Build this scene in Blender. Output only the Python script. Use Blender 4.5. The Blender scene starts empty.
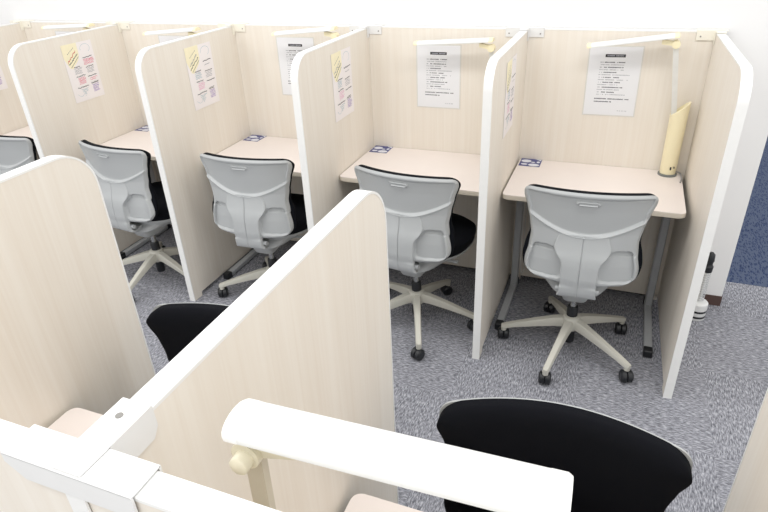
import bpy, bmesh, math, random
from mathutils import Vector, Matrix
random.seed(7)
SC = bpy.context.scene
COL = SC.collection
PI = math.pi

# ------------------------------------------------------------------ materials
def srgb(r, g, b):
    def f(c):
        c /= 255.0
        return c / 12.92 if c <= .04045 else ((c + .055) / 1.055) ** 2.4
    return (f(r), f(g), f(b), 1)

def newmat(name):
    m = bpy.data.materials.new(name)
    m.use_nodes = True
    return m, m.node_tree.nodes, m.node_tree.links, m.node_tree.nodes['Principled BSDF']

def plain(name, rgb, rough=.5, metal=0.0, var=.03, scale=30, bump=0.0, bscale=400, spec=.5):
    m, N, L, B = newmat(name)
    tc = N.new('ShaderNodeTexCoord')
    no = N.new('ShaderNodeTexNoise'); no.inputs['Scale'].default_value = scale; no.inputs['Detail'].default_value = 3
    L.new(tc.outputs['Object'], no.inputs['Vector'])
    cr = N.new('ShaderNodeValToRGB')
    c = srgb(*rgb)
    cr.color_ramp.elements[0].position = .3; cr.color_ramp.elements[1].position = .7
    cr.color_ramp.elements[0].color = (c[0]*(1-var), c[1]*(1-var), c[2]*(1-var), 1)
    cr.color_ramp.elements[1].color = (min(1, c[0]*(1+var)), min(1, c[1]*(1+var)), min(1, c[2]*(1+var)), 1)
    L.new(no.outputs['Fac'], cr.inputs['Fac'])
    L.new(cr.outputs['Color'], B.inputs['Base Color'])
    B.inputs['Roughness'].default_value = rough
    B.inputs['Metallic'].default_value = metal
    B.inputs['Specular IOR Level'].default_value = spec
    if bump:
        n2 = N.new('ShaderNodeTexNoise'); n2.inputs['Scale'].default_value = bscale
        L.new(tc.outputs['Object'], n2.inputs['Vector'])
        bp = N.new('ShaderNodeBump'); bp.inputs['Strength'].default_value = bump; bp.inputs['Distance'].default_value = .001
        L.new(n2.outputs['Fac'], bp.inputs['Height']); L.new(bp.outputs['Normal'], B.inputs['Normal'])
    return m

def wood(name, ca, cb):
    """pale laminate with a fine upright grain"""
    m, N, L, B = newmat(name)
    tc = N.new('ShaderNodeTexCoord')
    mp = N.new('ShaderNodeMapping'); mp.inputs['Scale'].default_value = (95, 95, 2.2)
    L.new(tc.outputs['Object'], mp.inputs['Vector'])
    n1 = N.new('ShaderNodeTexNoise'); n1.inputs['Scale'].default_value = 1.0; n1.inputs['Detail'].default_value = 4
    n1.inputs['Distortion'].default_value = .4
    L.new(mp.outputs['Vector'], n1.inputs['Vector'])
    mp2 = N.new('ShaderNodeMapping'); mp2.inputs['Scale'].default_value = (14, 14, .7)
    L.new(tc.outputs['Object'], mp2.inputs['Vector'])
    n2 = N.new('ShaderNodeTexNoise'); n2.inputs['Scale'].default_value = 1.0; n2.inputs['Detail'].default_value = 2
    L.new(mp2.outputs['Vector'], n2.inputs['Vector'])
    ad = N.new('ShaderNodeMath'); ad.operation = 'MULTIPLY_ADD'; ad.inputs[1].default_value = .55
    L.new(n1.outputs['Fac'], ad.inputs[0])
    mu = N.new('ShaderNodeMath'); mu.operation = 'MULTIPLY'; mu.inputs[1].default_value = .45
    L.new(n2.outputs['Fac'], mu.inputs[0]); L.new(mu.outputs[0], ad.inputs[2])
    cr = N.new('ShaderNodeValToRGB')
    cr.color_ramp.elements[0].position = .36; cr.color_ramp.elements[0].color = srgb(*ca)
    cr.color_ramp.elements[1].position = .64; cr.color_ramp.elements[1].color = srgb(*cb)
    L.new(ad.outputs[0], cr.inputs['Fac']); L.new(cr.outputs['Color'], B.inputs['Base Color'])
    B.inputs['Roughness'].default_value = .5
    return m

def carpet(name, dark, mid, light, tile=.5, sx=220, sy=45, fleck=None):
    m, N, L, B = newmat(name)
    tc = N.new('ShaderNodeTexCoord')
    cols = []
    for sc in ((sx, sy, 1), (sy, sx, 1)):
        mp = N.new('ShaderNodeMapping'); mp.inputs['Scale'].default_value = sc
        L.new(tc.outputs['Object'], mp.inputs['Vector'])
        n = N.new('ShaderNodeTexNoise'); n.inputs['Scale'].default_value = 1; n.inputs['Detail'].default_value = 5; n.inputs['Roughness'].default_value = .65
        L.new(mp.outputs['Vector'], n.inputs['Vector'])
        cols.append(n.outputs['Fac'])
    ck = N.new('ShaderNodeTexChecker'); ck.inputs['Scale'].default_value = 1 / tile
    ck.inputs['Color1'].default_value = (1, 1, 1, 1); ck.inputs['Color2'].default_value = (0, 0, 0, 1)
    mpc = N.new('ShaderNodeMapping'); mpc.inputs['Location'].default_value = (.07, .02, .1)
    L.new(tc.outputs['Object'], mpc.inputs['Vector']); L.new(mpc.outputs['Vector'], ck.inputs['Vector'])
    mx = N.new('ShaderNodeMix'); mx.data_type = 'FLOAT'
    L.new(ck.outputs['Fac'], mx.inputs[0]); L.new(cols[0], mx.inputs[2]); L.new(cols[1], mx.inputs[3])
    cr = N.new('ShaderNodeValToRGB')
    cr.color_ramp.elements[0].position = .34; cr.color_ramp.elements[0].color = srgb(*dark)
    cr.color_ramp.elements[1].position = .66; cr.color_ramp.elements[1].color = srgb(*light)
    e = cr.color_ramp.elements.new(.5); e.color = srgb(*mid)
    L.new(mx.outputs[0], cr.inputs['Fac'])
    out = cr.outputs['Color']
    # slow tone drift from tile to tile
    nb = N.new('ShaderNodeTexNoise'); nb.inputs['Scale'].default_value = 2.5
    L.new(tc.outputs['Object'], nb.inputs['Vector'])
    mr = N.new('ShaderNodeMapRange'); mr.inputs['From Min'].default_value = .3; mr.inputs['From Max'].default_value = .7
    mr.inputs['To Min'].default_value = .93; mr.inputs['To Max'].default_value = 1.05
    L.new(nb.outputs['Fac'], mr.inputs['Value'])
    hs = N.new('ShaderNodeHueSaturation'); L.new(out, hs.inputs['Color']); L.new(mr.outputs[0], hs.inputs['Value'])
    out = hs.outputs['Color']
    if fleck:
        mp = N.new('ShaderNodeMapping'); mp.inputs['Scale'].default_value = (120, 34, 1); mp.inputs['Rotation'].default_value = (0, 0, .5)
        L.new(tc.outputs['Object'], mp.inputs['Vector'])
        vo = N.new('ShaderNodeTexVoronoi'); vo.distance = 'MANHATTAN'; vo.inputs['Scale'].default_value = 1
        L.new(mp.outputs['Vector'], vo.inputs['Vector'])
        r2 = N.new('ShaderNodeValToRGB'); r2.color_ramp.elements[0].position = .55; r2.color_ramp.elements[1].position = .75
        L.new(vo.outputs['Distance'], r2.inputs['Fac'])
        m2 = N.new('ShaderNodeMix'); m2.data_type = 'RGBA'
        L.new(r2.outputs['Color'], m2.inputs[0]); L.new(out, m2.inputs[6]); m2.inputs[7].default_value = srgb(*fleck)
        out = m2.outputs[2]
    L.new(out, B.inputs['Base Color'])
    B.inputs['Roughness'].default_value = .95; B.inputs['Specular IOR Level'].default_value = .1
    bp = N.new('ShaderNodeBump'); bp.inputs['Strength'].default_value = .5; bp.inputs['Distance'].default_value = .003
    L.new(mx.outputs[0], bp.inputs['Height']); L.new(bp.outputs['Normal'], B.inputs['Normal'])
    return m

M = {}
M['board'] = wood('pale_ash_laminate', (228, 220, 208), (234, 228, 218))
M['trim'] = plain('white_edging', (237, 237, 235), .35, var=.01)
M['bracket_white'] = plain('white_painted_steel', (229, 229, 228), .32, var=.01)
M['bracket_cream'] = plain('cream_painted_steel', (238, 234, 221), .4, var=.01)
M['desk'] = plain('pinkish_white_laminate', (236, 227, 222), .42, var=.015, scale=8)
M['desk_edge'] = plain('beige_edge_band', (224, 216, 202), .45)
M['steel'] = plain('grey_painted_steel', (184, 187, 190), .4, .15)
M['black'] = plain('black_plastic', (28, 30, 34), .4)
M['shell'] = plain('light_grey_plastic', (178, 181, 182), .42, var=.012, scale=9, bump=.15, bscale=900)
M['base'] = plain('warm_grey_nylon', (196, 194, 184), .42, var=.012)
M['fabric'] = plain('black_mesh_fabric', (13, 15, 21), .9, var=.12, scale=500, bump=.6, bscale=1500, spec=.15)
M['chrome'] = plain('grey_metal', (170, 172, 172), .25, .8)
M['wall'] = plain('white_wall_paint', (235, 235, 235), .8, var=.005, scale=3)
M['skirting'] = plain('dark_brown_vinyl', (84, 64, 58), .6)
M['carpet'] = carpet('grey_carpet_tile', (84, 85, 92), (138, 139, 146), (192, 193, 200))
M['carpet_blue'] = carpet('navy_carpet_tile', (34, 42, 68), (52, 64, 96), (86, 98, 126), fleck=(84, 94, 116))
M['cream'] = plain('aged_cream_plastic', (242, 232, 196), .4, var=.012)
M['cream_pale'] = plain('ivory_plastic', (226, 220, 198), .4, var=.012)
M['lamp_white'] = plain('white_lamp_plastic', (228, 229, 228), .3, var=.006)
M['arm'] = plain('lamp_arm_white', (228, 228, 224), .3, .1)
M['arm_beige'] = plain('lamp_arm_beige', (196, 188, 170), .4)
M['rubber'] = plain('grey_rubber', (120, 124, 122), .7)
M['lens'] = plain('lamp_diffuser', (236, 236, 230), .5)
M['paper'] = plain('laminated_paper', (232, 233, 236), .3, var=.006, scale=5)
M['laminate'] = plain('clear_laminate_border', (222, 220, 214), .25)
M['poster'] = plain('white_poster_paper', (240, 235, 235), .45, var=.01, scale=6)
M['ink'] = plain('black_ink', (92, 93, 98), .7)
M['ink_grey'] = plain('grey_ink', (166, 168, 174), .7)
M['ink_black'] = plain('solid_black_ink', (26, 26, 30), .6)
M['yellow'] = plain('pale_yellow_ink', (244, 236, 204), .6)
M['pink'] = plain('pink_marker', (226, 110, 140), .7)
M['pink_pale'] = plain('pale_pink_marker', (232, 176, 204), .7)
M['red'] = plain('red_marker', (206, 78, 72), .7)
M['teal'] = plain('pale_blue_marker', (170, 192, 202), .7)
M['purple'] = plain('violet_marker', (184, 166, 208), .7)
M['sticker_blue'] = plain('navy_sticker', (62, 68, 128), .4)
M['sticker_white'] = plain('white_sticker_ink', (226, 228, 238), .4)
M['cable'] = plain('white_cable', (224, 222, 216), .5)
M['cable_grey'] = plain('grey_cable', (150, 150, 150), .5)
M['wire'] = plain('bright_wire', (200, 202, 204), .3, .7)
M['hole'] = plain('dark_slot', (140, 138, 134), .7)

# ------------------------------------------------------------------ builders
def obj(name, bm, mats, parent=None, smooth=False, ang=40):
    if not isinstance(mats, (list, tuple)): mats = [mats]
    bmesh.ops.recalc_face_normals(bm, faces=bm.faces)
    me = bpy.data.meshes.new(name)
    bm.to_mesh(me); bm.free()
    for m in mats: me.materials.append(m)
    if smooth:
        for p in me.polygons: p.use_smooth = True
        me.set_sharp_from_angle(angle=math.radians(ang))
    o = bpy.data.objects.new(name, me)
    COL.objects.link(o)
    if parent: o.parent = parent
    return o

def thing(name, label, cat, loc=(0, 0, 0), rz=0.0, group=None):
    o = bpy.data.objects.new(name, None); COL.objects.link(o)
    o.empty_display_size = .1
    o.location = loc; o.rotation_euler = (0, 0, rz)
    tag(o, label, cat, group)
    return o

def tag(o, label, cat, group=None):
    o['label'] = label; o['category'] = cat
    if group: o['group'] = group
    return o

def copy_tree(o, parent=None, name=None):
    c = o.copy(); COL.objects.link(c)
    if parent is not None: c.parent = parent
    for ch in list(o.children): copy_tree(ch, c)
    return c

def box(bm, x0, x1, y0, y1, z0, z1, bev=0.0, seg=2, mat=0, M4=None):
    vs = [bm.verts.new((x, y, z)) for x in (x0, x1) for y in (y0, y1) for z in (z0, z1)]
    fs = [(0, 1, 3, 2), (4, 6, 7, 5), (0, 4, 5, 1), (2, 3, 7, 6), (0, 2, 6, 4), (1, 5, 7, 3)]
    faces = [bm.faces.new([vs[i] for i in f]) for f in fs]
    geom = vs
    if M4 is not None:
        bmesh.ops.transform(bm, matrix=M4, verts=vs)
    for f in faces: f.material_index = mat
    if bev > 0:
        es = list({e for f in faces for e in f.edges})
        r = bmesh.ops.bevel(bm, geom=es, offset=bev, segments=seg, profile=.5, affect='EDGES', clamp_overlap=True)
        for f in r['faces']: f.material_index = mat
    return vs

def prism(bm, pts, axis, a0, a1, mat=0, bev=0.0, seg=2):
    """extrude a 2-D outline; axis x: pts=(y,z); y: pts=(x,z); z: pts=(x,y)"""
    def P(p, a):
        return {'x': (a, p[0], p[1]), 'y': (p[0], a, p[1]), 'z': (p[0], p[1], a)}[axis]
    A = [bm.verts.new(P(p, a0)) for p in pts]; Bv = [bm.verts.new(P(p, a1)) for p in pts]
    n = len(pts); fs = [bm.faces.new(A), bm.faces.new(Bv[::-1])]
    for i in range(n):
        fs.append(bm.faces.new((A[i], Bv[i], Bv[(i+1) % n], A[(i+1) % n])))
    for f in fs: f.material_index = mat
    if bev:
        es = list({e for f in fs[:2] for e in f.edges})
        r = bmesh.ops.bevel(bm, geom=es, offset=bev, segments=seg, profile=.5, affect='EDGES', clamp_overlap=True)
        for f in r['faces']: f.material_index = mat
    return fs

def frame_axes(d):
    d = d.normalized()
    u = Vector((0, 0, 1)) if abs(d.z) < .9 else Vector((0, 1, 0))
    a = d.cross(u).normalized(); b = a.cross(d).normalized()
    return a, b

def rings(bm, rs, mat=0, caps=True):
    """loft a list of equal-length vertex rings"""
    R = [[bm.verts.new(p) for p in r] for r in rs]
    n = len(R[0])
    for k in range(len(R) - 1):
        for i in range(n):
            f = bm.faces.new((R[k][i], R[k][(i+1) % n], R[k+1][(i+1) % n], R[k+1][i])); f.material_index = mat
    if caps:
        f = bm.faces.new(R[0][::-1]); f.material_index = mat
        f = bm.faces.new(R[-1]); f.material_index = mat

def tube(bm, pts, r, n=8, mat=0):
    pts = [Vector(p) for p in pts]; rs = []
    for i, p in enumerate(pts):
        d = (pts[min(i+1, len(pts)-1)] - pts[max(i-1, 0)])
        a, b = frame_axes(d)
        rr = r[i] if isinstance(r, (list, tuple)) else r
        rs.append([p + a*rr*math.cos(2*PI*k/n) + b*rr*math.sin(2*PI*k/n) for k in range(n)])
    rings(bm, rs, mat)

def lathe(bm, prof, n=24, cx=0, cy=0, mat=0):
    rs = [[Vector((cx + r*math.cos(2*PI*k/n), cy + r*math.sin(2*PI*k/n), z)) for k in range(n)] for r, z in prof]
    rings(bm, rs, mat)

def rrect(w, h, r, n=6, cx=0, cy=0):
    out = []
    for (sx, sy, a0) in ((1, 1, 0), (-1, 1, PI/2), (-1, -1, PI), (1, -1, 1.5*PI)):
        for k in range(n+1):
            a = a0 + PI/2*k/n
            out.append((cx + sx*(w/2-r) + r*math.cos(a), cy + sy*(h/2-r) + r*math.sin(a)))
    return out

def spline(pts, n=8):
    P = [Vector(p) for p in pts]; out = []
    for i in range(len(P)-1):
        p0 = P[max(i-1, 0)]; p1 = P[i]; p2 = P[i+1]; p3 = P[min(i+2, len(P)-1)]
        for k in range(n):
            t = k/n
            out.append(.5*((2*p1) + (p2-p0)*t + (2*p0-5*p1+4*p2-p3)*t*t + (3*p1-p0-3*p2+p3)*t**3))
    out.append(P[-1]); return out

def sstep(a, b, x):
    t = max(0.0, min(1.0, (x-a)/(b-a))); return t*t*(3-2*t)

# ------------------------------------------------------------------ key sizes
W, H, D, T = .786, 1.298, .752, .031      # booth pitch, partition height, depth, thickness
HP = 1.310                                 # back panels stand a little prouder
DESK_Z = .70

# ------------------------------------------------------------------ the setting
def struct(name, bm, m, smooth=False):
    o = obj(name, bm, m, None, smooth); o['kind'] = 'structure'; return o

bm = bmesh.new(); box(bm, -5.2, 3.2, -4.2, .30, -.06, 0); struct('floor', bm, M['carpet'])
bm = bmesh.new(); box(bm, -5.2, 3.2, .30, 4.2, -.06, .001); struct('floor_blue', bm, M['carpet_blue'])
bm = bmesh.new(); box(bm, -5.2, 1.040, .040, .160, 0, 2.7); struct('wall_back', bm, M['wall'])
bm = bmesh.new()
box(bm, -5.2, 1.0425, .0365, .0405, 0, .056); box(bm, 1.0395, 1.0425, .04, .16, 0, .056)
struct('baseboard_back', bm, M['skirting'])

# ------------------------------------------------------------------ partitions
def divider_outline(d, h, r=.10, n=10, inset=0.0):
    """side outline in (s, z): s runs from the back panel (0) out to the free front edge (d)"""
    r2 = r - inset; d2 = d - inset; h2 = h - inset
    pts = [(0, .024), (0, h2)]
    for k in range(n+1):
        a = PI/2 - PI/2*k/n
        pts.append((d2 - r2 + r2*math.cos(a), h2 - r2 + r2*math.sin(a)))
    pts += [(d2, .0), (d2-.062, 0), (d2-.066, .024)]
    return pts

def make_divider(name, label, loc, rz, d=D, h=H, sgn=-1, group=None, cap=None, both=True, front=False):
    """local: right face at x=0, thickness towards -x; sgn=-1 runs to -y, +1 runs to +y"""
    root = thing(name, label, 'partition', loc, rz, group)
    b = bmesh.new()
    prism(b, [(sgn*s, z) for s, z in divider_outline(d, h, inset=.003)], 'x', -T, 0)
    obj('board', b, M['board'], root)
    # edging strip wrapped along the top and the free front edge
    b = bmesh.new()
    out = divider_outline(d, h)[1:]; out = out[:-2]
    inn = divider_outline(d, h, inset=.005)[1:]; inn = inn[:-2]
    e = .0008
    ring = []
    for (so, zo), (si, zi) in zip(out, inn):
        ring.append([Vector((e, sgn*so, zo)), Vector((-T-e, sgn*so, zo)), Vector((-T-e, sgn*si, zi)), Vector((e, sgn*si, zi))])
    rings(b, ring)
    obj('edge_trim', b, M['trim'], root, True, 35)
    if cap and not front:
        b = bmesh.new()
        cx = -T/2
        for s in ((-1, 1) if both else (-1,)):                       # front tongues either side on the back panel
            x0, x1 = sorted((cx + s*(T/2+.001), cx + s*.086))
            box(b, x0, x1, -.0045, -.0005, HP-.036, HP+.004, .0015, 1)
        box(b, cx-.086, cx+(.086 if both else .03), -.0045, .036, HP+.0012, HP+.0042, .001, 1)
        box(b, cx-T/2-.003, cx+T/2+.003, -.035, 0, h+.0012, HP+.0042, .001, 1)
        for s in (-1, 1):
            x0, x1 = sorted((cx + s*(T/2+.001), cx + s*(T/2+.0035)))
            box(b, x0, x1, -.022, -.001, HP-.05, HP+.003)
        br = obj('corner_bracket', b, M[cap], root)
        b = bmesh.new()
        for s in ((-1, 1) if both else (-1,)):
            Mx = Matrix.Translation((cx+s*.070, -.0045, HP-.020)) @ Matrix.Rotation(PI/2, 4, 'X')
            bmesh.ops.create_cone(b, cap_ends=True, segments=12, radius1=.0035, radius2=.003, depth=.003, matrix=Mx)
        obj('screw', b, M['hole'], br)
    return root

def make_panel(name, label, x0, x1, y0, y1, group=None):
    """a back panel between two dividers; local origin at its bottom middle"""
    cx, cy = (x0+x1)/2, (y0+y1)/2
    root = thing(name, label, 'partition', (cx, cy, 0), 0, group)
    w = (x1-x0)/2 - .0008; t = (y1-y0)/2
    b = bmesh.new(); box(b, -w+.0015, w-.0015, -t, t, .024, HP-.003)
    for s in (-1, 1): box(b, s*(w-.04)-.025, s*(w-.04)+.025, -t, t, 0, .03)
    obj('board', b, M['board'], root)
    b = bmesh.new(); box(b, -w, w, -t-.0008, t+.0008, HP-.005, HP+.0008, .0008, 1)
    for s in (-1, 1):
        xa, xb = sorted((s*(w-.0015), s*w)); box(b, xa, xb, -t, t, .024, HP-.002)
    obj('edge_trim', b, M['trim'], root)
    return root

WALLROW = 'partitions of the booth row along the wall'
dnames = {
    0: ('pale wood side partition with white edging at the far left end of the wall row', .0, 'bracket_cream', 0),
    1: ('pale wood side partition carrying the poster with the brightest pink writing', .0, 'bracket_cream', 0),
    2: ('pale wood side partition with poster, left of the chair in the third wall booth from the right', .0, 'bracket_cream', 0),
    3: ('pale wood side partition whose foot is hidden behind the near white-topped partition', .0, 'bracket_white', 0),
    4: ('pale wood side partition standing between the two rightmost wall booths', -.005, 'bracket_white', 0),
    5: ('pale wood end partition without poster, rightmost of the wall row beside the white wall', .0, 'bracket_cream', 1.1),
}
DIV = {}
for k in range(6):
    lab, dx, cap, rz = dnames[k]
    x = (k-4)*W + dx
    if k == 5: x = W - .006
    DIV[k] = make_divider('side_partition', lab, (x, 0, 0), math.radians(rz), D, H+.008, -1, WALLROW, cap, both=(k < 5))
plab = {
    0: 'pale wood back panel behind the leftmost visible chair of the wall row',
    1: 'pale wood back panel with a mostly hidden notice, second booth from left',
    2: 'pale wood back panel with a notice half hidden behind the partition, middle wall booth',
    3: 'pale wood back panel with the notice hanging straight below a lamp bar',
    4: 'pale wood back panel of the rightmost wall booth behind the cream desk lamp',
}
for k in range(5):
    make_panel('back_panel', plab[k], (k-4)*W - T/2, (k-3)*W - T/2 - (.006 if k == 4 else 0), .0006, .032, WALLROW)

# front row, facing the other way
FY = -1.816; FB = -2.571     # free edges, far face of its back panels
FT = .031
NEAR = 'partitions of the near booth row'
flab = ['pale wood near-row partition with rounded corner at the left edge of the picture',
        'long white-topped pale wood partition in the middle foreground',
        'pale wood near-row partition cropped at the lower right corner of the picture']
HW = HP; HP = 1.2975
FD = []
for k in range(3):
    x = (k-1)*W + (0.004 if k == 0 else 0)
    FD.append(make_divider('side_partition', flab[k], (x, FB, 0), 0, FY-FB, 1.298, 1, NEAR))
make_panel('back_panel', 'pale wood near-row back panel in the lower left corner under the white joint cover', -W - T/2, -T/2, FB-.031, FB-.0006, NEAR)
make_panel('back_panel', 'pale wood near-row back panel right of the white joint cover at the bottom edge', -T/2, W - T/2, FB-.031, FB-.0006, NEAR)

HP = HW
# the white T-shaped joint cover of the near row
jc = thing('joint_cover', 'white steel T-shaped cover over the near partition joint', 'bracket', (-T/2, FB, H))
b = bmesh.new()
y0, y1 = -.036, .004
box(b, -.082, .080, y0, y1, .0015, .0045, .001, 1)
prism(b, [(-.082, .003), (.080, .003), (.080, -.026), (-.060, -.026), (-.082, -.008)], 'y', y0, y0+.0025)
for s in (-1, 1):
    xa, xb = sorted((s*(FT/2+.0025), s*.080))
    box(b, xa, xb, y1-.0025, y1, -.034, .0035)
obj('panel_cap', b, M['bracket_white'], jc)
b = bmesh.new()
box(b, -FT/2-.004, FT/2+.004, y0+.002, .064, .0048, .0072, .001, 1)
for s in (-1, 1):
    xa, xb = sorted((s*(FT/2+.0016), s*(FT/2+.004)))
    prism(b, [(.004, .006), (.064, .006), (.064, -.022), (.055, -.034), (.004, -.034)], 'x', xa, xb)
arm_cap = obj('divider_cap', b, M['bracket_white'], jc)
b = bmesh.new()
bmesh.ops.create_cone(b, cap_ends=True, segments=20, radius1=.0042, radius2=.0042, depth=.0014, matrix=Matrix.Translation((-.002, .040, .0072)))
o = obj('screw_hole', b, M['hole'], arm_cap); o['label'] = 'dark screw hole'
b = bmesh.new(); box(b, -.012, .012, -.0345, -.0322, -1.27, -.02); obj('seam_strip', b, M['trim'], jc)

# ------------------------------------------------------------------ desks
def make_desk(label, group):
    root = thing('desk', label, 'desk', (0, 0, 0), 0, group)
    w, d, t = .728, .470, .022                     # local: x 0..w from the left divider, y 0 (back) .. -d
    b = bmesh.new()
    out = rrect(w, d, .022, 5, w/2, -d/2)
    prism(b, out, 'z', DESK_Z-.003, DESK_Z, bev=.001)
    top = obj('tabletop', b, M['desk'], root)
    b = bmesh.new(); prism(b, rrect(w+.001, d+.001, .022, 5, w/2, -d/2), 'z', DESK_Z-t, DESK_Z-.0025, bev=.004)
    o = obj('edge_band', b, M['desk_edge'], top, True, 30)
    for s, x in ((0, .012), (1, w-.046)):
        b = bmesh.new()
        x0, x1 = x, x+.034
        box(b, x0, x1, -.115, -.065, .015, DESK_Z-t-.03, .004, 1)          # upright
        prism(b, [(-.06, .006), (-.06, .034), (-.475, .030), (-.475, .006)], 'x', x0, x1, bev=.003, seg=1)
        prism(b, [(-.06, DESK_Z-t), (-.06, DESK_Z-t-.06), (-.14, DESK_Z-t-.06), (-.40, DESK_Z-t-.026), (-.40, DESK_Z-t)], 'x', x0-.003, x1+.003, bev=.002, seg=1)
        lg = obj('leg_frame', b, M['steel'], root)
        for ya, yb in ((-.505, -.462), (-.064, -.034)):
            b = bmesh.new(); box(b, x0-.002, x1+.002, ya, yb, .0, .037, .004, 1)
            o = obj('end_cap', b, M['black'], lg); o['label'] = 'black plastic foot cap'
    b = bmesh.new(); box(b, .046, w-.046, -.105, -.078, DESK_Z-t-.055, DESK_Z-t-.010, .003, 1)
    obj('cross_rail', b, M['steel'], root)
    b = bmesh.new()
    tube(b, spline([(w-.095, -.22, DESK_Z-t), (w-.098, -.22, DESK_Z-t-.055), (w-.075, -.22, DESK_Z-t-.085), (w-.052, -.22, DESK_Z-t-.06), (w-.050, -.22, DESK_Z-t-.02)], 6), .0028, 6)
    obj('cable_hook', b, M['steel'], root)
    return root

DG = 'writing desks of the wall booths'
desk0 = make_desk('white-topped desk with the cream lamp standing on its right back corner', DG)
dlab = {0: 'white-topped desk in the leftmost wall booth, cropped by the left edge',
        1: 'white-topped desk right of the poster with the brightest pink writing',
        2: 'white-topped desk behind the third grey chair from the right in the wall row',
        3: 'white-topped desk in front of the notice that hangs straight'}
DESKS = {4: desk0}
desk0.location = (.004, -.0015, 0)
for k in range(4):
    c = copy_tree(desk0); c.location = ((k-4)*W + .004, -.0015, 0); c['label'] = dlab[k]; DESKS[k] = c
for k, lab in ((0, 'white-topped near-row desk whose rounded corner shows behind the joint cover'),
               (1, 'white-topped near-row desk under the foreground lamp, only a corner visible')):
    c = copy_tree(desk0); c.location = (k*W - T - .010, FB + .0015, 0); c.rotation_euler = (0, 0, PI)
    c['label'] = lab; c['group'] = 'writing desks of the near booths'

# ------------------------------------------------------------------ chair
def back_w(z):
    k = [(.44, .206), (.50, .212), (.54, .210), (.60, .199), (.66, .194), (.72, .202), (.78, .214), (.84, .229), (.91, .240)]
    if z <= k[0][0]: return k[0][1]
    for (a, wa), (c, wc) in zip(k, k[1:]):
        if z <= c:
            t = (z-a)/(c-a); t = t*t*(3-2*t)*.5 + t*.5
            return wa + (wc-wa)*t
    return k[-1][1]
ZB, ZT = .455, .880
def corner_drop(u, wh, r):
    d = abs(u)*wh - (wh - r)
    return 0 if d <= 0 else r - math.sqrt(max(0, r*r - d*d))
def back_pt(u, v, grow=0.0, rt_=.030):
    rb_ = .060
    zt = ZT + grow - .008*u*u - corner_drop(u, .240, rt_)
    zb = ZB - grow + .012*u*u + corner_drop(u, .21, rb_)
    z = zb + (zt-zb)*v
    w = back_w(z) + grow
    if grow: w = min(w, .234) + .014*math.exp(-((z-.59)/.065)**2)      # the cushion is fuller at the waist than the shell
    return u*w, z
def back_y(x, z):
    k = [(.40, -.170), (.47, -.180), (.55, -.188), (.62, -.190), (.70, -.200), (.80, -.226), (.92, -.262)]
    for (a, ya), (c, yc) in zip(k, k[1:]):
        if z <= c or c == .92:
            t = (z-a)/(c-a); y = ya + (yc-ya)*t; break
    return y + 1.15*x*x*(1 if z > .6 else .85)
def spine_half(z):
    k = [(.40, .066), (.555, .068), (.575, .074), (.600, .092), (.625, .103), (.650, .099), (.70, .083)]
    for (a, wa), (c, wc) in zip(k, k[1:]):
        if z <= c:
            t = max(0, (z-a)/(c-a)); return wa + (wc-wa)*t
    return .083
def zarc(x): return .692 + 2.1*x*x - 6*x**4
def shell_relief(x, z, edge_v=1.0):
    """how far the rear face stands out towards the rear"""
    ax = abs(x); w = back_w(z)
    edge = min(w-ax, ZT-z+.0, 1)
    up = sstep(-.012, .000, z - zarc(x))                       # 1 inside the upper dished panel
    rim = 1 - sstep(.012, .018, min(w-ax, ZT-.006-z))
    lo = .013
    y = lo*(1-up) + up*(.007*rim)
    if z < zarc(x):                                             # rounded lip under the arc
        y += .0035*math.exp(-((z-zarc(x)+.012)/.006)**2)
    sh = spine_half(z)
    if z < .69:
        # the lower side pockets
        zt = .622 - .25*max(0, ax-.165)
        ds = [ax-sh-.003, w-.020-ax, zt-z, z-.482]
        kk = .008
        d = -kk*math.log(sum(math.exp(-q/kk) for q in ds)) + .004
        y -= .0150*sstep(-.0005, .004, d)
    # hand slot high in the dished panel
    dx = max(0, ax-.030); dz = z-.835
    hd = math.hypot(dx, dz)
    y += .008*(1-sstep(.0065, .010, hd)); y -= .0035*(1-sstep(.0035, .006, hd))
    y *= sstep(-.001, .010, min(w-ax, edge_v))
    return y

def set_back(o):
    """bring the back to its real height and upright set"""
    for v in o.data.vertices:
        t = max(0.0, min(1.0, (v.co.z-.490)/(.862-.490)))
        k = (v.co.z-.490)/(.862-.490)
        kz = k if k > 0 else 0
        v.co.x *= 1.045 + .019*t
        v.co.y += .020 + .060*min(1.05, kz)
        v.co.z += -.017 - .023*min(1.05, kz)

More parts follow.
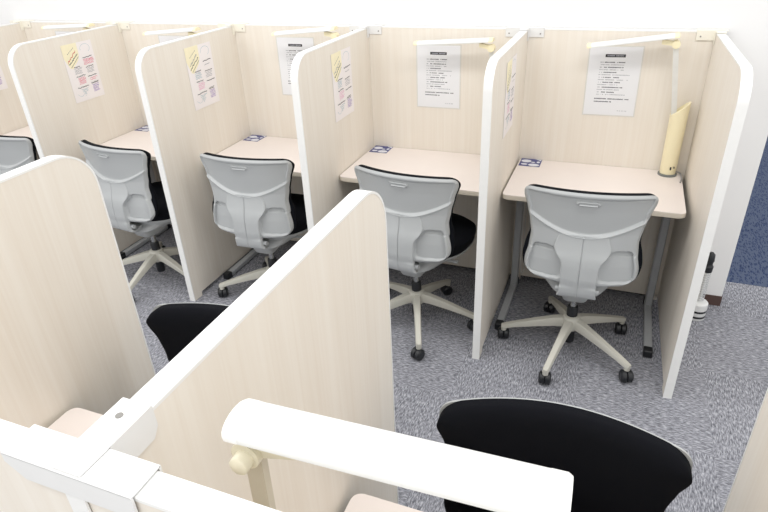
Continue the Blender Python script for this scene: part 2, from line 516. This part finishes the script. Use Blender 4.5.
def make_chair(label, group):
    root = thing('office_chair', label, 'chair', (0, 0, 0), 0, group)
    # ---- back shell
    NU, NV = 128, 124
    us = [math.sin((i/NU-.5)*PI)*.5 + (i/NU-.5) for i in range(NU+1)]
    b = bmesh.new(); rear = []; fr = []
    for i in range(NU+1):
        r1 = []; r2 = []
        for j in range(NV+1):
            x, z = back_pt(us[i], j/NV)
            y = back_y(x, z)
            ev = min(back_pt(us[i], 1)[1]-z, z-back_pt(us[i], 0)[1])
            r1.append(b.verts.new((x, y - .003 - shell_relief(x, z, ev), z)))
            r2.append(b.verts.new((x, y + .002, z)))
        rear.append(r1); fr.append(r2)
    for i in range(NU):
        for j in range(NV):
            b.faces.new((rear[i][j], rear[i+1][j], rear[i+1][j+1], rear[i][j+1]))
            if i % 1 == 0: b.faces.new((fr[i][j], fr[i][j+1], fr[i+1][j+1], fr[i+1][j]))
    for i in range(NU):
        for j in (0, NV): b.faces.new((rear[i][j], fr[i][j], fr[i+1][j], rear[i+1][j]))
    for j in range(NV):
        for i in (0, NU): b.faces.new((rear[i][j], rear[i][j+1], fr[i][j+1], fr[i][j]))
    set_back(obj('back_shell', b, M['shell'], root, True, 50))
    # ---- back cushion
    N1, N2 = 40, 40
    b = bmesh.new(); A = []; C = []
    for i in range(N1+1):
        u = math.sin((i/N1-.5)*PI); a = []; c = []
        for j in range(N2+1):
            v = .5 + .5*math.sin((j/N2-.5)*PI)
            x, z = back_pt(u, v, .0020, .050)
            e = min(1-abs(u), v if v < .5 else 1-v, .5)
            e = min((1-abs(u))*.22, min(v, 1-v)*.44)
            puff = .007 + .011*sstep(.75, 1, v) + .022*math.sqrt(max(0, 1-(1-min(1, e/.040))**2)) + .012*sstep(0, .1, e)
            y = back_y(x, z)
            a.append(b.verts.new((x, y+.0025, z))); c.append(b.verts.new((x, y+.0025+puff, z)))
        A.append(a); C.append(c)
    for i in range(N1):
        for j in range(N2):
            b.faces.new((A[i][j], A[i+1][j], A[i+1][j+1], A[i][j+1]))
            b.faces.new((C[i][j], C[i][j+1], C[i+1][j+1], C[i+1][j]))
    for i in range(N1):
        for j in (0, N2): b.faces.new((A[i][j], C[i][j], C[i+1][j], A[i+1][j]))
    for j in range(N2):
        for i in (0, N1): b.faces.new((A[i][j], A[i][j+1], C[i][j+1], C[i][j]))
    o = obj('back_cushion', b, M['fabric'], root, True, 60); set_back(o); o['label'] = 'black fabric back cushion'
    # ---- curved spine, from the arc of the shell down and under the seat
    b = bmesh.new(); O = []; I = []; NX = 28
    zs = [.688 - .010*k for k in range(24)]
    xs_ = [-.0045, -.003, -.0018, -.0009, 0, .0009, .0018, .003, .0045]
    half = [.006 + .994*math.sin(q/12*PI/2) for q in range(1, 13)]
    xs_ = [-h_ for h_ in half[::-1]] + xs_ + half
    rows = []
    for z in zs: rows.append(('z', z, spine_half(z)))
    low = spline([(0, .458), (.002, .425), (.014, .403), (.055, .388), (.120, .384)], 6)[1:]
    for p in low: rows.append(('l', p, .068 + .006*sstep(.0, .012, p.x)*(1-sstep(.02, .05, p.x)) - .022*sstep(.05, .13, p.x)))
    def outer(x, z, hw):
        t = x/hw
        return back_y(x, z) - .003 - .0150 - .014*(1-sstep(.57, .685, z))
    for kind, p, hw in rows:
        o_, i_ = [], []
        for xf in xs_:
            x = xf if abs(xf) < .006 else math.copysign(.006 + (abs(xf)-.006)*(hw-.006), xf)
            g = .0045*math.exp(-(x/.0019)**2)
            rnd_ = .004*(1-math.sqrt(max(0, 1-max(0, (abs(x)-hw+.004)/.004)**2)))
            if kind == 'z':
                y = outer(x, p, hw) + g*(1 if p > .47 else .6) + rnd_
                o_.append(Vector((x, y, p))); i_.append(Vector((x, back_y(x, p)-.004, p)))
            else:
                y0_ = outer(x*.5, .458, hw)
                d = min(1, p.x/.085)
                o_.append(Vector((x, y0_ + p.x + g*.5 + rnd_*(1-d), p.y + rnd_*d)))
                i_.append(Vector((x, y0_ + p.x + .020*(1-d) , p.y + .022*sstep(0, 1, d) )))
        O.append(o_); I.append(i_)
    rings(b, [list(o_) + list(i_[::-1]) for o_, i_ in zip(O, I)])
    sp = obj('back_spine', b, M['shell'], root, True, 45); set_back(sp)
    for s in (-1, 1):
        b = bmesh.new(); tube(b, [(s*.060, -.178, .430), (s*.081, -.178, .430)], .011, 14)
        set_back(obj('pivot_cap', b, M['shell'], sp, True, 40))
    # ---- seat
    def supel(rx, ry, cx, cy, z, n=56, p=2.8):
        out = []
        for k in range(n):
            a = 2*PI*k/n; ca, sa = math.cos(a), math.sin(a)
            yv = math.copysign(abs(sa)**(2/p), sa)
            out.append(Vector((cx + rx*(1-.16*max(0, -yv)**1.5)*math.copysign(abs(ca)**(2/p), ca), cy + ry*yv, z)))
        return out
    b = bmesh.new()
    rings(b, [supel(.222, .205, 0, .112, .412), supel(.226, .214, 0, .112, .422), supel(.230, .217, 0, .112, .440), supel(.232, .212, 0, .112, .458),
              supel(.205, .20, 0, .112, .472), supel(.12, .12, 0, .112, .472), supel(.03, .03, 0, .112, .470)])
    o = obj('seat_cushion', b, M['fabric'], root, True, 60); o['label'] = 'black fabric seat cushion'
    b = bmesh.new()
    rings(b, [supel(.085, .11, 0, .01, .345), supel(.120, .14, 0, .02, .352), supel(.180, .17, 0, .09, .385), supel(.222, .205, 0, .112, .400), supel(.228, .205, 0, .112, .413), supel(.20, .20, 0, .112, .414)])
    obj('seat_pan', b, M['shell'], root, True, 50)
    b = bmesh.new()
    rings(b, [[Vector((x, y, .285)) for x, y in rrect(.07, .09, .02, 4)], [Vector((x, y+.0, .30)) for x, y in rrect(.10, .15, .025, 4)], [Vector((x, y+.0, .350)) for x, y in rrect(.13, .20, .03, 4)]])
    obj('tilt_mechanism', b, M['shell'], root, True, 40)
    b = bmesh.new(); tube(b, [(.05, .03, .345), (.14, .05, .352), (.190, .055, .350)], [.006, .006, .009], 10)
    obj('height_lever', b, M['shell'], root, True, 40)
    # ---- column and star base
    b = bmesh.new(); lathe(b, [(.0145, .15), (.0145, .29)], 18)
    colm = obj('gas_column', b, M['chrome'], root, True, 40)
    b = bmesh.new(); lathe(b, [(.024, .182), (.024, .224), (.021, .231), (.015, .232)], 22)
    o = obj('column_sleeve', b, M['black'], colm, True, 40); o['label'] = 'black column sleeve'
    b = bmesh.new(); lathe(b, [(.020, .040), (.023, .045), (.023, .125)], 18)
    o = obj('column_foot', b, M['black'], colm, True, 40); o['label'] = 'black column end under the hub'
    b = bmesh.new(); lathe(b, [(.032, .112), (.039, .122), (.040, .168), (.034, .181), (.026, .184)], 28)
    obj('base_hub', b, M['base'], root, True, 40)
    for k in range(5):
        a = 2*PI*k/5; ca, sa = math.cos(a), math.sin(a)
        b = bmesh.new(); rs = []
        for (r, hw, zt_, zb_) in ((.030, .021, .172, .126), (.07, .0185, .164, .122), (.16, .0160, .136, .103), (.25, .0145, .104, .082), (.292, .0145, .088, .068), (.307, .011, .083, .070)):
            sec = []
            for (px, pz) in ((hw*.72, zt_), (-hw*.72, zt_), (-hw, zt_-.010), (-hw*.95, zb_), (hw*.95, zb_), (hw, zt_-.010)):
                sec.append(Vector((r*ca - px*sa, r*sa + px*ca, pz)))
            rs.append(sec)
        rings(b, rs)
        tube(b, [(.295*ca, .295*sa, .054), (.295*ca, .295*sa, .075)], .0125, 14)
        arm = obj('base_arm', b, M['base'], root, True, 35)
        b = bmesh.new(); ta = a + (.9, -.6, 1.7, .3, 2.4)[k]
        dx, dy = math.cos(ta), math.sin(ta); cx, cy = .295*ca - .008*dx, .295*sa - .008*dy
        for s in (-1, 1):
            ox, oy = -dy*s, dx*s
            c0 = Vector((cx + ox*.0015, cy + oy*.0015, .0275)); c1 = Vector((cx + ox*.0255, cy + oy*.0255, .0275))
            tube(b, [c0, c0.lerp(c1, .1), c0.lerp(c1, .75), c1], [.0255, .0275, .0275, .020], 22)
        tube(b, [(.295*ca, .295*sa, .022), (.295*ca, .295*sa, .060)], .0075, 10)
        o = obj('caster', b, M['black'], arm, True, 35); o['label'] = 'black twin-wheel caster'
    return root

CG = 'grey and black swivel chairs of the wall booths'
chair0 = make_chair('grey-backed office chair in the rightmost wall booth, beside the lamp desk', CG)
def turn_base(root, ang):
    for ch in root.children:
        if ch.name.split('.')[0] in ('base_arm', 'base_hub'): ch.rotation_euler = (0, 0, ang)
def place(root, x, y, rz, base, dz=0.0):
    """set the chair down; base = heading of one star arm; dz = seat raised on its gas column"""
    root.location = (x, y, 0); root.rotation_euler = (0, 0, math.radians(rz))
    for ch in root.children:
        n = ch.name.split('.')[0]
        if n in ('base_arm', 'base_hub'): ch.rotation_euler = (0, 0, math.radians(base-rz))
        elif n != 'gas_column': ch.location.z += dz
clist = [(-.370, -.545, -6, 2, 0, 'grey-backed office chair in the booth with the straight-hanging notice', CG),
         (-1.172, -.555, 2.5, 58, 0, 'grey-backed office chair in the third wall booth from the right', CG),
         (-1.925, -.585, -7, -86, 0, 'grey-backed office chair in front of the poster with the brightest pink writing', CG),
         (-2.715, -.585, -4, 55, 0, 'grey-backed office chair cropped by the left edge of the picture', CG),
         (.405, -2.045, 182, 40, .022, 'black-cushioned office chair at the bottom edge, facing the foreground lamp', 'swivel chairs of the near booths'),
         (-.420, -1.985, 178, 90, .052, 'black-cushioned office chair half hidden behind the long near partition', 'swivel chairs of the near booths')]
CH = []
for (x, y, rz, base, dz, lab, g) in clist:
    c = copy_tree(chair0); c['label'] = lab; c['group'] = g
    place(c, x, y, rz, base, dz); CH.append(c)
place(chair0, .361, -.535, 3, 41)

# ------------------------------------------------------------------ desk lamps
def make_lamp(label, group, base, head_a, head_b, caps='cream', body='cream', armm='arm', joint='cream', face=1):
    """base: foot on the desk; head_b: jointed end of the bar; head_a: its free end"""
    root = thing('desk_lamp', label, 'lamp', base, 0, group)
    B0 = Vector(base); A = Vector(head_a) - B0; E = Vector(head_b) - B0
    b = bmesh.new(); lathe(b, [(.040, 0), (.040, .006), (.036, .008)], 28)
    obj('foot_pad', b, M['rubber'], root, True, 40)
    # body: oval sleeve with a slanted mouth
    b = bmesh.new(); rs = []; n = 32
    dirx = 1 if A.x < E.x else -1
    for (z, rx, ry) in ((.008, .033, .030), (.03, .034, .031), (.14, .035, .031), (.275, .036, .030)):
        rs.append([Vector((rx*math.cos(2*PI*k/n), ry*math.sin(2*PI*k/n), z)) for k in range(n)])
    rs.append([Vector((.037*math.cos(2*PI*k/n), .030*math.sin(2*PI*k/n), .300 + dirx*.032*math.cos(2*PI*k/n))) for k in range(n)])
    rs.append([Vector((.030*math.cos(2*PI*k/n), .023*math.sin(2*PI*k/n), .302 + dirx*.026*math.cos(2*PI*k/n))) for k in range(n)])
    rs.append([Vector((.028*math.cos(2*PI*k/n), .021*math.sin(2*PI*k/n), .262 + dirx*.024*math.cos(2*PI*k/n))) for k in range(n)])
    rings(b, rs)
    bd = obj('lamp_body', b, M[body], root, True, 40)
    b = bmesh.new(); box(b, .004, .010, -.0335, -.030, .032, .046, .001, 1); box(b, .018, .023, -.031, -.026, .040, .047, .001, 1)
    o = obj('power_switch', b, M['black'], bd); o['label'] = 'small black switch'
    # arm
    knee = E + Vector((.016 if A.x > E.x else -.008, 0, -.035))
    foot = Vector((-.010*dirx, 0, .20))
    d = (knee-foot).normalized(); side = Vector((d.z, 0, -d.x)).normalized(); fw = side.cross(d)
    b = bmesh.new(); rs = []
    for p in (foot, knee):
        rs.append([p + side*sx*.0105 + fw*sy*.005 for sx, sy in ((1, 1), (1, -1), (-1, -1), (-1, 1))])
    rings(b, rs); obj('arm', b, M[armm], root)
    # joint
    b = bmesh.new()
    tube(b, [knee + Vector((0, -.016, .004)), knee + Vector((0, .016, .004))], .016, 20)
    hd = (A-E).normalized()
    p0 = knee + Vector((0, 0, .006)); p1 = knee + hd*.055 + Vector((0, 0, .020))
    rs = [[p + Vector((0, sy*.010, sz*.009)) for sy, sz in ((1, 1), (1, -1), (-1, -1), (-1, 1))] for p in (p0, p1)]
    rings(b, rs)
    jt = obj('arm_joint', b, M[joint], root, True, 40)
    b = bmesh.new(); yk = .016*face
    tube(b, [knee + Vector((.0, yk, .002)), knee + Vector((.0, yk+.012*face, .002)), knee + Vector((.0, yk+.014*face, .002))], [.0105, .0105, .008], 18)
    obj('knob', b, M[joint], jt, True, 40)
    # head: long bar with a domed back and flat underside
    Lh = (E-A).length; ax = (E-A).normalized(); yy = Vector((0, 1, 0)); yy = (yy - ax*yy.dot(ax)).normalized(); zz = ax.cross(yy)
    if zz.z < 0: zz = -zz
    def sec(t, sc=1.0, hh=.019):
        c = A + ax*t; out = []
        hw = .027*sc
        pts = [(-hw, -.002), (-hw, .001)]
        for k in range(1, 10):
            a = PI - PI*k/10; pts.append((hw*math.cos(a), .001 + hh*.72*sc*math.sin(a)))
        pts += [(hw, .001), (hw, -.002)]
        return [c + yy*py + zz*pz for py, pz in pts]
    b = bmesh.new(); rings(b, [sec(.018), sec(Lh-.018)])
    hd_ = obj('lamp_head', b, M['lamp_white'], root, True, 50)
    for (ta, tb, tc) in ((.0185, .004, 0), (Lh-.0185, Lh-.004, Lh)):
        b = bmesh.new(); rings(b, [sec(ta, 1.015), sec(tb, 1.015), sec(tc, .9)])
        obj('end_cap', b, M[caps], hd_, True, 40)
    c0 = A + ax*.03 - zz*.0028; c1 = A + ax*(Lh-.03) - zz*.0028
    b = bmesh.new(); rings(b, [[c + yy*sy*.022 + zz*sz*.0012 for sy, sz in ((1, 1), (1, -1), (-1, -1), (-1, 1))] for c in (c0, c1)])
    o = obj('diffuser', b, M['lens'], hd_); o['label'] = 'flat translucent diffuser'
    # cord
    b = bmesh.new(); s = 1 if dirx > 0 else -1
    tube(b, spline([(.028*s, .015*s, .012), (.05*s, .018*s, .006), (.056*s, -.008*s, .006), (.0565*s, -.06*s, .0055), (.05*s, -.10*s, .005)], 6), .003, 6)
    obj('power_cord', b, M['cable_grey'], root, True)
    return root

LG = 'desk lamps in the wall booths'
def LB(k): return ((k-4)*W + .672, -.045, DESK_Z + .0005)
make_lamp('cream desk lamp fully in view, standing on the rightmost desk', LG, LB(4), (.260, -.075, 1.251), (.613, -.075, 1.301))
make_lamp('white lamp bar with cream end caps over the straight-hanging notice', LG, LB(3), (-.514, -.09, 1.248), (-.142, -.09, 1.270))
make_lamp('slim tilted white lamp bar above the half hidden notice in the middle wall booth', LG, LB(2), (-1.268, -.10, 1.279), (-.915, -.10, 1.310))
make_lamp('white lamp bar behind the poster with the palest writing, fourth wall booth from right', LG, LB(1), (-2.085, -.11, 1.268), (-1.725, -.11, 1.297))
make_lamp('white lamp bar peeking over the partition at the upper left', LG, LB(0), (-2.86, -.09, 1.287), (-2.48, -.09, 1.305))
make_lamp('large white desk lamp bar in the foreground on the near-row desk', None, (.104, -2.500, DESK_Z+.0005), (.428, -2.490, 1.311), (.104, -2.500, 1.310),
          caps='trim', body='cream_pale', armm='arm_beige', joint='cream_pale', face=-1)

# ------------------------------------------------------------------ notices on the back panels
def quad(b, P, a, c, w, h, mat=0, ang=0.0, off=0.0):
    """flat mark centred at sheet coords (a, c); P maps (a, c, offset) to 3-D"""
    ca, sa = math.cos(ang), math.sin(ang)
    vs = [b.verts.new(P(a + x*ca - y*sa, c + x*sa + y*ca, off)) for x, y in ((-w/2, -h/2), (w/2, -h/2), (w/2, h/2), (-w/2, h/2))]
    f = b.faces.new(vs); f.material_index = mat

def dashes(b, P, a0, a1, c, h, off, mat, rnd, gap=.25, wmin=.0025, wmax=.006):
    a = a0
    while a < a1:
        w = rnd.uniform(wmin, wmax)
        if rnd.random() > gap: quad(b, P, a+w/2, c, w*.86, h*rnd.uniform(.65, 1), mat, 0, off)
        a += w
def make_notice(label, group):
    root = thing('notice_sheet', label, 'notice', (0, 0, 0), 0, group)
    w, h = .226, .308
    b = bmesh.new(); box(b, -w/2, w/2, -.0012, 0, -h/2, h/2)
    obj('sheet', b, M['laminate'], root)
    b = bmesh.new(); box(b, -w/2+.005, w/2-.005, -.0016, -.0012, -h/2+.005, h/2-.005)
    obj('paper', b, M['paper'], root)
    P = lambda a, c, o: Vector((a, -.0017-o, c))
    rnd = random.Random(3)
    b = bmesh.new()
    quad(b, P, .0, .112, .083, .0125, 0)
    dashes(b, P, -.034, .034, .112, .0052, .0002, 1, rnd, .05, .003, .006)
    obj('title_bar', b, [M['ink_black'], M['ink_grey']], root)
    b = bmesh.new()
    z = .084
    for ln in range(7):
        dashes(b, P, -.060, -.048, z, .004, 0, 1, rnd, .3)
        dashes(b, P, -.042, -.042+.07*rnd.uniform(.5, 1.3), z, .0048, 0, 0, rnd, .12)
        z -= .0105
        dashes(b, P, -.062, -.062+.13*rnd.uniform(.55, 1), z, .0036, 0, 1, rnd, .2)
        z -= .0112
    z -= .008
    dashes(b, P, -.068, .078, z, .0052, 0, 0, rnd, .06)
    dashes(b, P, -.068, .002, z-.013, .0052, 0, 0, rnd, .06)
    obj('printed_lines', b, [M['ink'], M['ink_grey']], root)
    b = bmesh.new(); dashes(b, P, .030, .072, -.128, .0034, 0, 1, rnd, .15)
    obj('printed_footer', b, [M['ink'], M['ink_grey']], root)
    return root
NG = 'notices on the back panels of the wall booths'
n0 = make_notice('white printed notice with black title bar behind the cream lamp, rightmost booth', NG)
n0.location = (.380, 0, 1.092)
for (x, z, lab) in ((-.425, 1.080, 'white printed notice hanging straight under the second lamp bar from the right'),
                    (-1.208, 1.100, 'white printed notice half covered by the side partition, third booth from right'),
                    (-1.985, 1.094, 'white printed notice with only its top corner showing under a lamp bar'),
                    (-2.775, 1.106, 'white printed notice barely showing over the partition at the upper left')):
    c = copy_tree(n0); c.location = (x, 0, z); c['label'] = lab
n0.rotation_euler = (0, math.radians(-.6), 0)

# ------------------------------------------------------------------ posters on the side partitions
def make_poster(label, group, x, yc, zc, seed, vivid, rot=0):
    root = thing('poster', label, 'poster', (x, yc, zc), 0, group)
    root.rotation_euler = (math.radians(rot), 0, 0)
    w, h = .208, .302
    b = bmesh.new(); box(b, 0, .0012, -w/2, w/2, -h/2, h/2); obj('sheet', b, M['poster'], root)
    P = lambda a, c, o: Vector((.0013+o, (a-.5)*w, (.5-c)*h))
    S = lambda a, c, o: Vector((.0013+o, a*w, c*h))
    rnd = random.Random(seed)
    b = bmesh.new()
    pl = [(0.0, 0.0), (.50, 0), (.50, .20), (.44, .29), (.20, .42), (.12, .40), (0, .22)]
    f = b.faces.new([b.verts.new(P(a, c, .0001)) for a, c in pl])
    obj('yellow_banner', b, M['yellow'], root)
    def stroke(bb, pts, wd, mat, off=.0003):
        pv = [P(a, c, off) for a, c in pts]
        for p, q in zip(pv, pv[1:]):
            d = (q-p); 
            if d.length < 1e-6: continue
            n = Vector((0, -d.z, d.y)).normalized()*wd/2
            f = bb.faces.new([bb.verts.new(v) for v in (p-n, q-n, q+n, p+n)]); f.material_index = mat
    def scrib(bb, a0, a1, c0, c1, mat, rows, wd=.0022):
        for r in range(rows):
            c = c0 + (c1-c0)*(r+.5)/rows; pts = []; a = a0 + rnd.uniform(0, .02); e = a1 - rnd.uniform(0, .06)
            while a < e:
                pts.append((a, c + rnd.uniform(-.008, .008) - .10*(a-a0)*.3)); a += rnd.uniform(.012, .022)
            stroke(bb, pts, wd, mat)
    mats = [M['ink'], M['pink'] if vivid else M['pink_pale'], M['teal'], M['purple'], M['red'], M['ink_grey']]
    b = bmesh.new()
    # slanted handwritten title on the banner
    for off, mt, l0, l1 in ((0, 4 if vivid else 5, .08, .44), (.05, 0, .12, .48)):
        pts = []; t = 0
        while t <= 1:
            a = .10 + (l1-.12)*t; c = .30 - .17*t + off + rnd.uniform(-.016, .016)
            pts.append((a, c)); t += .035
        stroke(b, pts, .0032, mt)
    stroke(b, [(.16, .395), (.47, .235)], .0022, 0)
    for k in range(5): stroke(b, [(.14+.05*k, .17-.02*k), (.17+.05*k, .15-.02*k)], .0022, 0)
    o = obj('title_lettering', b, mats, root)
    b = bmesh.new()
    # small pale doodle ring, upper right
    pts = [(.74 + .16*math.cos(t), .12 + .075*math.sin(t)) for t in [PI*.9 + k*.25 for k in range(19)]]
    stroke(b, pts, .0016, 2)
    scrib(b, .58, .96, .265, .285, 0, 1, .0034)
    if vivid: scrib(b, .58, .96, .30, .40, 1, 5)
    else: scrib(b, .62, .90, .33, .345, 5, 1)
    scrib(b, .22, .50, .395, .415, 0, 1, .0034); scrib(b, .22, .50, .42, .53, 2 if not vivid else 5, 5)
    scrib(b, .60, .92, .43, .45, 0, 1, .0030); scrib(b, .62, .90, .455, .55, 5, 4)
    scrib(b, .22, .56, .56, .58, 0, 1, .0034); scrib(b, .26, .54, .59, .71, 1, 6)
    scrib(b, .60, .96, .595, .615, 0, 1, .0034)
    if vivid: scrib(b, .64, .92, .63, .69, 1, 2)
    scrib(b, .16, .60, .755, .772, 0, 1, .0034)
    scrib(b, .64, .92, .72, .75, 0, 2, .0024); scrib(b, .66, .92, .755, .90, 3, 7, .0028)
    for k in range(6): scrib(b, .26+.02*k, .56-.025*k, .79+.022*k, .81+.022*k, 2, 1)
    pts = [(.12 + .02*k, .86 + .05*math.sin(k/12*PI)) for k in range(13)]
    stroke(b, pts, .0014, 2)
    obj('handwriting', b, mats, root)['label'] = 'coloured handwritten notes'
    return root
PG = 'handwritten posters on the side partitions'
make_poster('poster cropped by the left edge, only its right edge visible', PG, -4*W + .001, -.345, 1.105, 1, True)
make_poster('poster with yellow banner and the brightest pink handwriting', PG, -3*W + .001, -.350, 1.108, 2, True)
make_poster('poster with yellow banner and pale writing, second fully visible from the left', PG, -2*W + .001, -.338, 1.112, 3, False)
make_poster('narrow-looking poster on the partition left of the straight-hanging notice', PG, -W + .001, -.340, 1.106, 4, False)
make_poster('poster seen almost edge-on beside the rightmost wall booth', PG, -.005 + .001, -.385, 1.105, 5, False)

# ------------------------------------------------------------------ desk stickers
def make_sticker(label, group):
    root = thing('desk_sticker', label, 'sticker', (0, 0, 0), 0, group)
    b = bmesh.new(); box(b, -.05, .05, -.052, .052, 0, .0006); obj('sticker_base', b, M['sticker_blue'], root)
    b = bmesh.new()
    def ell(cx, cy, rx, ry):
        b.faces.new([b.verts.new((cx + rx*math.cos(k*PI/12), cy + ry*math.sin(k*PI/12), .0008)) for k in range(24)])
    ell(-.022, .018, .024, .020); ell(.020, -.030, .026, .018); ell(-.026, -.026, .016, .010); ell(.012, .006, .010, .007); ell(.036, .012, .008, .012)
    b.faces.new([b.verts.new(p) for p in ((.018, .050, .0008), (.047, .050, .0008), (.047, .030, .0008))])
    obj('white_print', b, M['sticker_white'], root)
    return root
SG = 'blue stickers on the desk corners'
s0 = make_sticker('blue and white sticker on the back left corner of the lamp desk', SG)
s0.location = (.060, -.052, DESK_Z+.0002)
for k, lab in ((3, 'blue and white sticker on the desk in front of the straight-hanging notice'),
               (2, 'blue and white sticker on the desk behind the third grey chair from the right'),
               (1, 'blue and white sticker on the desk behind the poster with palest writing')):
    c = copy_tree(s0); c.location = ((k-4)*W + .060, -.052, DESK_Z+.0002); c['label'] = lab

# ------------------------------------------------------------------ loose cable and the coil stand by the wall
b = bmesh.new()
tube(b, spline([(.062, -.050, .66), (.060, -.050, .45), (.062, -.050, .26), (.076, -.055, .13), (.070, -.090, .10), (.064, -.130, .16), (.060, -.130, .40), (.062, -.125, .66)], 8), .0032, 6)
o = obj('hanging_cable', b, M['cable'], None, True); tag(o, 'thin white cable hanging in a loop at the left leg of the lamp desk', 'cable')

cs = thing('coil_stand', 'small black-topped stand with bare wire coil and banded white base by the wall', 'stand', (.922, -.100, 0))
b = bmesh.new(); lathe(b, [(.038, 0), (.041, .004), (.041, .088), (.035, .095), (.012, .098)], 28); obj('base', b, M['lamp_white'], cs, True, 40)
for z in (.014, .044):
    b = bmesh.new(); lathe(b, [(.0414, z), (.0418, z+.001), (.0418, z+.010), (.0414, z+.011)], 28)
    o = obj('dark_band', b, M['black'], cs, True, 40); o['label'] = 'dark band around the white base'
b = bmesh.new(); tube(b, [(.017*math.cos(k*.55), .017*math.sin(k*.55), .096 + k*.00112) for k in range(145)], .0018, 6); obj('wire_coil', b, M['wire'], cs, True)
b = bmesh.new(); lathe(b, [(.008, .095), (.008, .262)], 14); obj('stem', b, M['lamp_white'], cs, True)
b = bmesh.new(); lathe(b, [(.010, .255), (.020, .262), (.022, .290), (.016, .298), (.016, .312), (.019, .320), (.017, .352), (.008, .362)], 24)
o = obj('cap', b, M['black'], cs, True, 40); o['label'] = 'black stepped cap'

# ------------------------------------------------------------------ camera
cam_d = bpy.data.cameras.new('camera'); cam = bpy.data.objects.new('camera', cam_d); COL.objects.link(cam)
cam_d.sensor_width = 36; cam_d.lens = 587.744*36/768; cam_d.clip_start = .02
rt = Vector((.93183777, .36060465, -.04052968)); up = Vector((-.14326194, .46820234, .87193038)); fw = Vector((-.33339824, .8066913, -.48794955))
mt = Matrix(((rt.x, up.x, -fw.x, .4169), (rt.y, up.y, -fw.y, -2.8456), (rt.z, up.z, -fw.z, 1.7349), (0, 0, 0, 1)))
cam.matrix_world = mt
SC.camera = cam

# ------------------------------------------------------------------ light
wd = bpy.data.worlds.new('world'); SC.world = wd; wd.use_nodes = True
bg = wd.node_tree.nodes['Background']; bg.inputs['Color'].default_value = (1, .995, .985, 1); bg.inputs['Strength'].default_value = .90
def area(name, loc, sx, sy, power, rot=(0, 0, 0)):
    l = bpy.data.lights.new(name, 'AREA'); l.shape = 'RECTANGLE'; l.size = sx; l.size_y = sy; l.energy = power; l.color = (1, .99, .975)
    o = bpy.data.objects.new(name, l); COL.objects.link(o); o.location = loc; o.rotation_euler = rot
for i, x in enumerate((-2.6, -.9, .8)):
    area('ceiling_light', (x, -1.25, 2.65), 1.25, .3, 9)
    area('ceiling_light', (x, -3.1, 2.65), 1.25, .3, 6)
SC.view_settings.view_transform = 'Standard'; SC.view_settings.look = 'None'
SC.view_settings.gamma = 1; SC.view_settings.use_curve_mapping = False
SC.view_settings.exposure = 0.36
